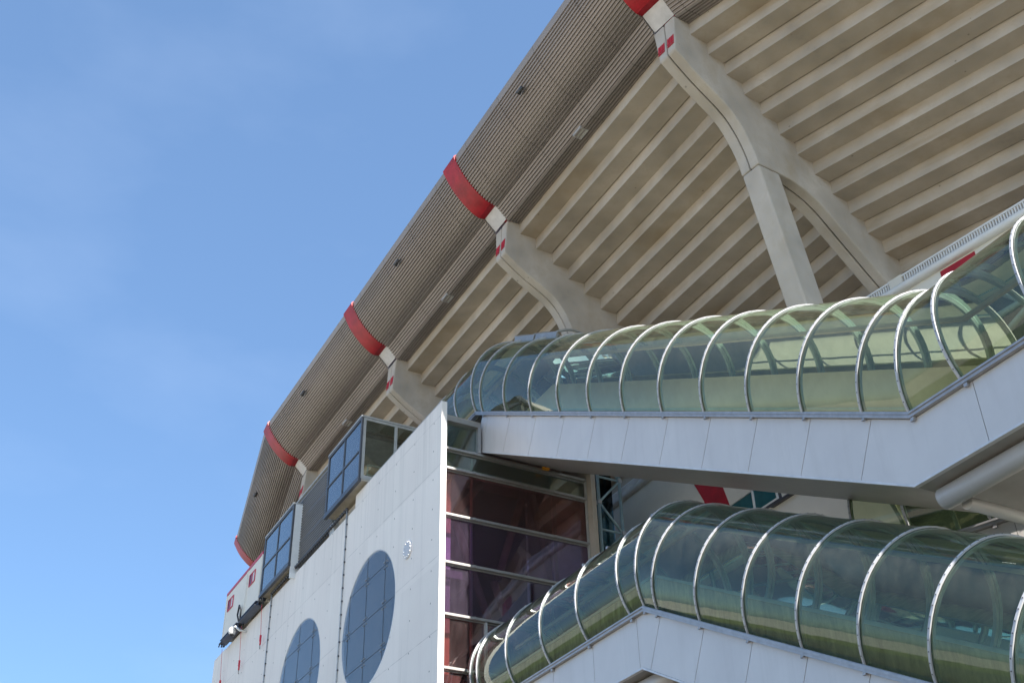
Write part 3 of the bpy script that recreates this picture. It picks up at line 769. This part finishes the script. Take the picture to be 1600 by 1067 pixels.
    for a, b in zip(ks, ks[1:]):
        q = lambda y, l: [pt(y, dx, n) for dx, n in l]
        body.loft(q(a, [(.034, -.17), (.034, -DEP+.01), (width-.03, -DEP+.01), (width-.03, -.17)]), q(b, [(.034, -.17), (.034, -DEP+.01), (width-.03, -DEP+.01), (width-.03, -.17)]))
        trim.loft(q(a, [(-.02, -DEP-.004), (.1, -DEP-.004), (.1, -DEP-.06), (-.02, -DEP-.06)]), q(b, [(-.02, -DEP-.004), (.1, -DEP-.004), (.1, -DEP-.06), (-.02, -DEP-.06)]))
        sof.loft(q(a, [(.12, -DEP-.002), (width, -DEP-.002), (width, -DEP-.05), (.12, -DEP-.05)]), q(b, [(.12, -DEP-.002), (width, -DEP-.002), (width, -DEP-.05), (.12, -DEP-.05)]))
    body.build("box_beam", 'dark', T); trim.build("bottom_trim", 'panel_edge', T); sof.build("soffit_sheet", 'soffit', T)
    # inside: floor, balustrades, handrails, light trough
    ks = [ymax]+kinks+[ymin]
    fl, bal, hr, lt_, nbal, nhr = MB(), MB(), MB(), MB(), MB(), MB()
    for a, b in zip(ks, ks[1:]):
        q = lambda y, l: [pt(y, dx, n) for dx, n in l]
        R4 = lambda u0, u1, n0, n1: [(u0, n0), (u1, n0), (u1, n1), (u0, n1)]
        fl.loft(q(a, R4(.15, width-.15, -.14, -.05)), q(b, R4(.15, width-.15, -.14, -.05)))
        bal.loft(q(a, R4(width-.24, width-.20, .0, BAL[0])), q(b, R4(width-.24, width-.20, .0, BAL[0])))
        hr.loft(q(a, R4(width-.30, width-.16, .84, .92)), q(b, R4(width-.30, width-.16, .84, .92)))
        if lamp: lt_.loft(q(a, R4(CX-.06, CX+.06, CZ+gr-.75, CZ+gr-.65)), q(b, R4(CX-.06, CX+.06, CZ+gr-.75, CZ+gr-.65)))
        if 0 < BAL[0] < 1:
            nbal.loft(q(a, R4(.22, .235, .0, .84)), q(b, R4(.22, .235, .0, .84)))
            nhr.loft(q(a, R4(.19, .27, .845, .92)), q(b, R4(.19, .27, .845, .92)))
    if nbal.v:
        nbal.build("inner_balustrade", 'frost', T); nhr.build("handrail", 'greenin', T)
    fl.build("stair_floor", 'soffit', T)
    if BAL[0]: bal.build("inner_balustrade", 'cream', T)
    hr.build("handrail", 'greenin', T)
    if lamp: lt_.build("ceiling_trough", 'cream', T)
    return T, pt, station

up_rings = [41.2, 39.1, 37.75, 37.14, 35.1, 33.09, 31.07, 29.08, 27.1, 25.08, 23.1, 21.17, 19.23, 17.30, 15.95, 14.39, 12.1, 9.8, 7.5]
TU, pu, su = glass_tube(19.0, [(45, 27.12), (37.75, 27.12), (15.95, 15.32), (6.0, 15.32)], up_rings, None,
    "upper green glass stair tube sloping down rightwards, then bending up", "glass stair tubes", 'tube', 37.3,
    [37.14-.35, 35.1-.2, 33.09-.2, 31.07-.2, 29.08-.2, 27.1-.2, 25.08-.2, 23.1-.2, 21.17-.2, 19.23-.2, 17.30-.2, 14.2, 11.8, 9.5, 7.2], width=3.6)
BAL[0] = .82
lo_rings = [36.6, 36.1, 33.95, 31.62, 29.35, 27.0, 26.27, 25.67, 23.81, 21.97, 20.14, 18.31, 16.5, 14.7, 12.9]
TL, pl_, sl_ = glass_tube(18.5, [(36.9, 14.39), (26.27, 14.39), (12.0, 6.84), (8.0, 6.84)], lo_rings, None,
    "lower smoky green glass stair tube sloping down to the bottom right corner", "glass stair tubes", 'tube2', 36.8,
    [34.1, 31.6, 29.2, 26.8, 25.55, 23.68, 21.84, 20.0, 18.18, 16.36, 14.55, 12.75], width=3.3, gw=3.2, gr=2.03)
# crest walkway strips on the lower landing
m = MB()
for dx in (1.0, 1.4, 1.85): m.loft([pl_(36.5, dx, 3.24), pl_(36.5, dx+.16, 3.24), pl_(36.5, dx+.16, 3.31), pl_(36.5, dx, 3.31)], [pl_(26.6, dx, 3.24), pl_(26.6, dx+.16, 3.24), pl_(26.6, dx+.16, 3.31), pl_(26.6, dx, 3.31)])
for y in (35, 33, 31, 29.5, 28, 26.9): m.loft([pl_(y, 0.9, 3.2), pl_(y, 2.15, 3.2), pl_(y, 2.15, 3.33), pl_(y, 0.9, 3.33)], [pl_(y-.1, 0.9, 3.2), pl_(y-.1, 2.15, 3.2), pl_(y-.1, 2.15, 3.33), pl_(y-.1, 0.9, 3.33)])
m.build("crest_rails", 'rail', TL)
# roof hatch of two hoods over the top end of the upper tube
m = MB()
for a, b in ((37.7, 36.1), (35.95, 34.3)):
    for dx in (.9, 2.5):
        m.loft([pu(a, dx, 3.2), pu(a, dx+.08, 3.2), pu(a, dx+.08, 3.46), pu(a, dx, 3.46)], [pu(b, dx, 3.2), pu(b, dx+.08, 3.2), pu(b, dx+.08, 3.46), pu(b, dx, 3.46)])
    for y in (a, b):
        pts = [pu(y, 0.9+.08*k, 3.44+.25*math.sin(math.pi*k/20)) for k in range(21)]; m.tube(pts, .05, 8)
m.build("roof_hatch", 'steel', TU)

# landing cross tube along the inner wall
nb = V2(72.1); eb = V2(-17.9)
def xf_b(p):
    p = Vector(p); q = nb*p.x+eb*p.y; return Vector((q.x, q.y, p.z))
BAL[0] = 0
TR_, pr_, sr_ = glass_tube(28.4, [(13.8, 14.75), (1.0, 14.75)], [13.75, 12.25, 10.2, 8.1, 6.0], None,
    "rear yellow green glass landing tube half hidden between the two stair tubes", "glass stair tubes", 'tube3', 13.7, [11.8, 9.66, 7.6, 5.5], width=2.6, lamp=False, xf=xf_b, gw=2.6, gr=1.77)

# round edge beams and the cross beam under the upper landing
t = tag(MB().tube([(19.62, 16.2, 13.40), (19.62, 4.5, 13.40)], .25, 24).build("edge_beam", 'panel', None, True), "pale round ended edge beam under the upper tube's near landing", "beam")
t = tag(MB().tube([(19.9, 15.85, 13.22), (27.0, 15.85, 13.22)], .15, 20).build("cross_beam", 'panel', None, True), "slim round cross beam with pale end under the upper tube's landing", "beam")
t = tag(MB().tube([(19.1, 25.9, 12.42), (19.1, 36.0, 12.42)], .3, 24).build("edge_beam", 'panel', None, True), "pale round ended edge beam under the lower tube's landing", "beam")
for o_ in bpy.data.objects:
    if o_.name.startswith(("edge_beam", "cross_beam")):
        for p in o_.data.polygons:
            if len(p.vertices) > 4: p.use_smooth = False

# ------------------------------------------------------------------ concourse wall behind, with bullnose, grille, red stripes
iw = thing("concourse_wall", (29, 26, 0), "cream concourse wall with white rounded cornice and red stripes behind the glass tubes", "wall")
nc = V2(81.4); ec = V2(-8.6); DC = 31.56
A1 = Vector((28.2, 24.53, 0)); A0 = Vector((28.2, 75, 0)); A2 = A1-ec*30
def off_line(o):
    n1 = Vector((1, 0, 0)); nm = (n1+nc).normalized(); nm = nm/nm.dot(n1)
    return [A0+n1*o, A1+nm*o, A2+nc*o]
def wall_loft(prof, name, mat, smooth=False):
    m = MB(); L = [[Vector((off_line(o)[k].x, off_line(o)[k].y, z)) for o, z in prof] for k in range(3)]
    m.loft(L[0], L[1], False); m.loft(L[1], L[2], False)
    n = len(prof); m.add(L[0], [tuple(range(n))]); m.add(L[2], [tuple(range(n))])
    return m.build(name, mat, iw, smooth)
wall_loft([(.10, 0), (.55, 0), (.55, 26.95), (.2, 26.95), (.2, 26.3), (.16, 25.6), (.10, 24.0)], "wall_face", 'creamwall')
bp = [(.10-.15*math.sin(math.pi*k/12), 26.87-.15*math.cos(math.pi*k/12)) for k in range(13)]+[(.5, 27.02), (.5, 26.72)]
wall_loft(bp, "bullnose_cornice", 'white', True)
wall_loft([(.1, 27.03), (.5, 27.03), (.5, 27.07), (.1, 27.07)], "ledge", 'lframe')
wall_loft([(.16, 27.36), (.24, 27.36), (.24, 27.43), (.16, 27.43)], "grille_rail", 'white')
wall_loft([(.30, 27.071), (.34, 27.071), (.34, 27.36), (.30, 27.36)], "grille_back", 'panel_edge')
def on_b(al, o, z): q = nc*(DC+o)+ec*al; return Vector((q.x, q.y, z))
m = MB(); a = 20.0
while a > -4:
    if not (18.45 < a < 19.1): m.loft([on_b(a, .17, 27.07), on_b(a-.045, .17, 27.07), on_b(a-.045, .22, 27.07), on_b(a, .22, 27.07)], [on_b(a, .17, 27.36), on_b(a-.045, .17, 27.36), on_b(a-.045, .22, 27.36), on_b(a, .22, 27.36)])
    a -= .105
for k in range(160):
    y = 24.6+k*.12; m.box(28.37, 28.42, y, y+.05, 27.07, 27.36)
m.build("grille_bars", 'white', iw)['kind'] = 'stuff'
m = MB(); m.loft([on_b(19.05, .12, 27.07), on_b(18.5, .12, 27.07), on_b(18.5, .27, 27.07), on_b(19.05, .27, 27.07)], [on_b(19.05, .12, 27.44), on_b(18.5, .12, 27.44), on_b(18.5, .27, 27.44), on_b(19.05, .27, 27.44)]); m.build("grille_post", 'creamwall', iw)
def stripe_b(a0, a1):
    m = MB(); pr = [(.16, 25.91), (.17, 25.95), (.2, 26.3), (.2, 26.66)]
    F = lambda a: [on_b(a, o-.022, z) for o, z in pr]+[on_b(a, o+.03, z) for o, z in pr[::-1]]
    m.loft(F(a0), F(a1)); return m.build("red_stripe", 'red', iw)
m = MB(); m.loft([on_b(20.5, .05, 15.5), on_b(-4, .05, 15.5), on_b(-4, .14, 15.5), on_b(20.5, .14, 15.5)], [on_b(20.5, .05, 25.9), on_b(-4, .05, 25.9), on_b(-4, .16, 25.9), on_b(20.5, .16, 25.9)])
m.build("dark_cover", plain("dark_cover_sheet", (.045, .06, .06), .12), iw)  # added dark sheet covering the bright wall seen through the tubes
stripe_b(17.05, 15.65); stripe_b(6.0, 4.6)
pts = [(37.3, 26.9), (36.5, 25.9), (35.86, 24.94), (35.35, 23.95), (35.1, 22.8), (35.0, 20), (33.5, 20), (33.55, 22.2), (33.79, 23.16), (34.02, 23.94), (34.5, 24.9), (35.4, 26.0), (36.0, 26.9)]
m2 = MB(); m2.loft([(28.292, a, b) for a, b in pts], [(28.325, a, b) for a, b in pts]); m2.build("red_stripe", 'red', iw)
# six sided teal window
hx = [(34.3, 22.96), (32.25, 22.98), (31.75, 24.3), (31.15, 24.3), (30.88, 22.05), (33.4, 22.05)]
def inset(p, f): cy = 32.2; cz = 22.9; return [(cy+(a-cy)*f, cz+(b-cz)*f) for a, b in p]
def hexring(x0, x1, f0, f1):
    m = MB(); a, b = inset(hx, f0), inset(hx, f1)
    for i in range(6):
        j = (i+1) % 6
        m.loft([(x0, *a[i]), (x0, *b[i]), (x0, *b[j]), (x0, *a[j])], [(x1, *a[i]), (x1, *b[i]), (x1, *b[j]), (x1, *a[j])])
    return m
hw = hexring(28.24, 28.34, 1.16, 1.07).build("hexagon_window", 'frame', iw)
hexring(28.22, 28.34, 1.068, .98).build("white_frame", 'white', hw)
m = MB(); q = inset(hx, 1.0); m.loft([(28.27, a, b) for a, b in q], [(28.29, a, b) for a, b in q]); m.build("window_pane", plain("teal_opaque_glass", (.03, .12, .14), .08), hw)
MB().box(28.23, 28.268, 32.2, 32.3, 22.08, 22.96).build("mullion", 'white', hw)
MB().box(28.15, 28.3, 26.0, 31.25, 21.80, 21.9).build("ledge_trim", 'frame', iw)
# diagonal steel bracing seen through the upper landing
for a0, z0, a1, z1 in ((15.8, 21.0, 10.0, 23.8), (15.5, 22.3, 9.5, 22.6), (14.8, 23.8, 11.5, 20.0)):
    t = tag(MB().tube([on_b(a0, -2.0, z0), on_b(a1, -2.0, z1)], .11, 10).build("diagonal_strut", 'teal', None, True), "blue grey steel strut crossing behind the upper glass tube at the right edge", "strut", "diagonal struts behind the tube")
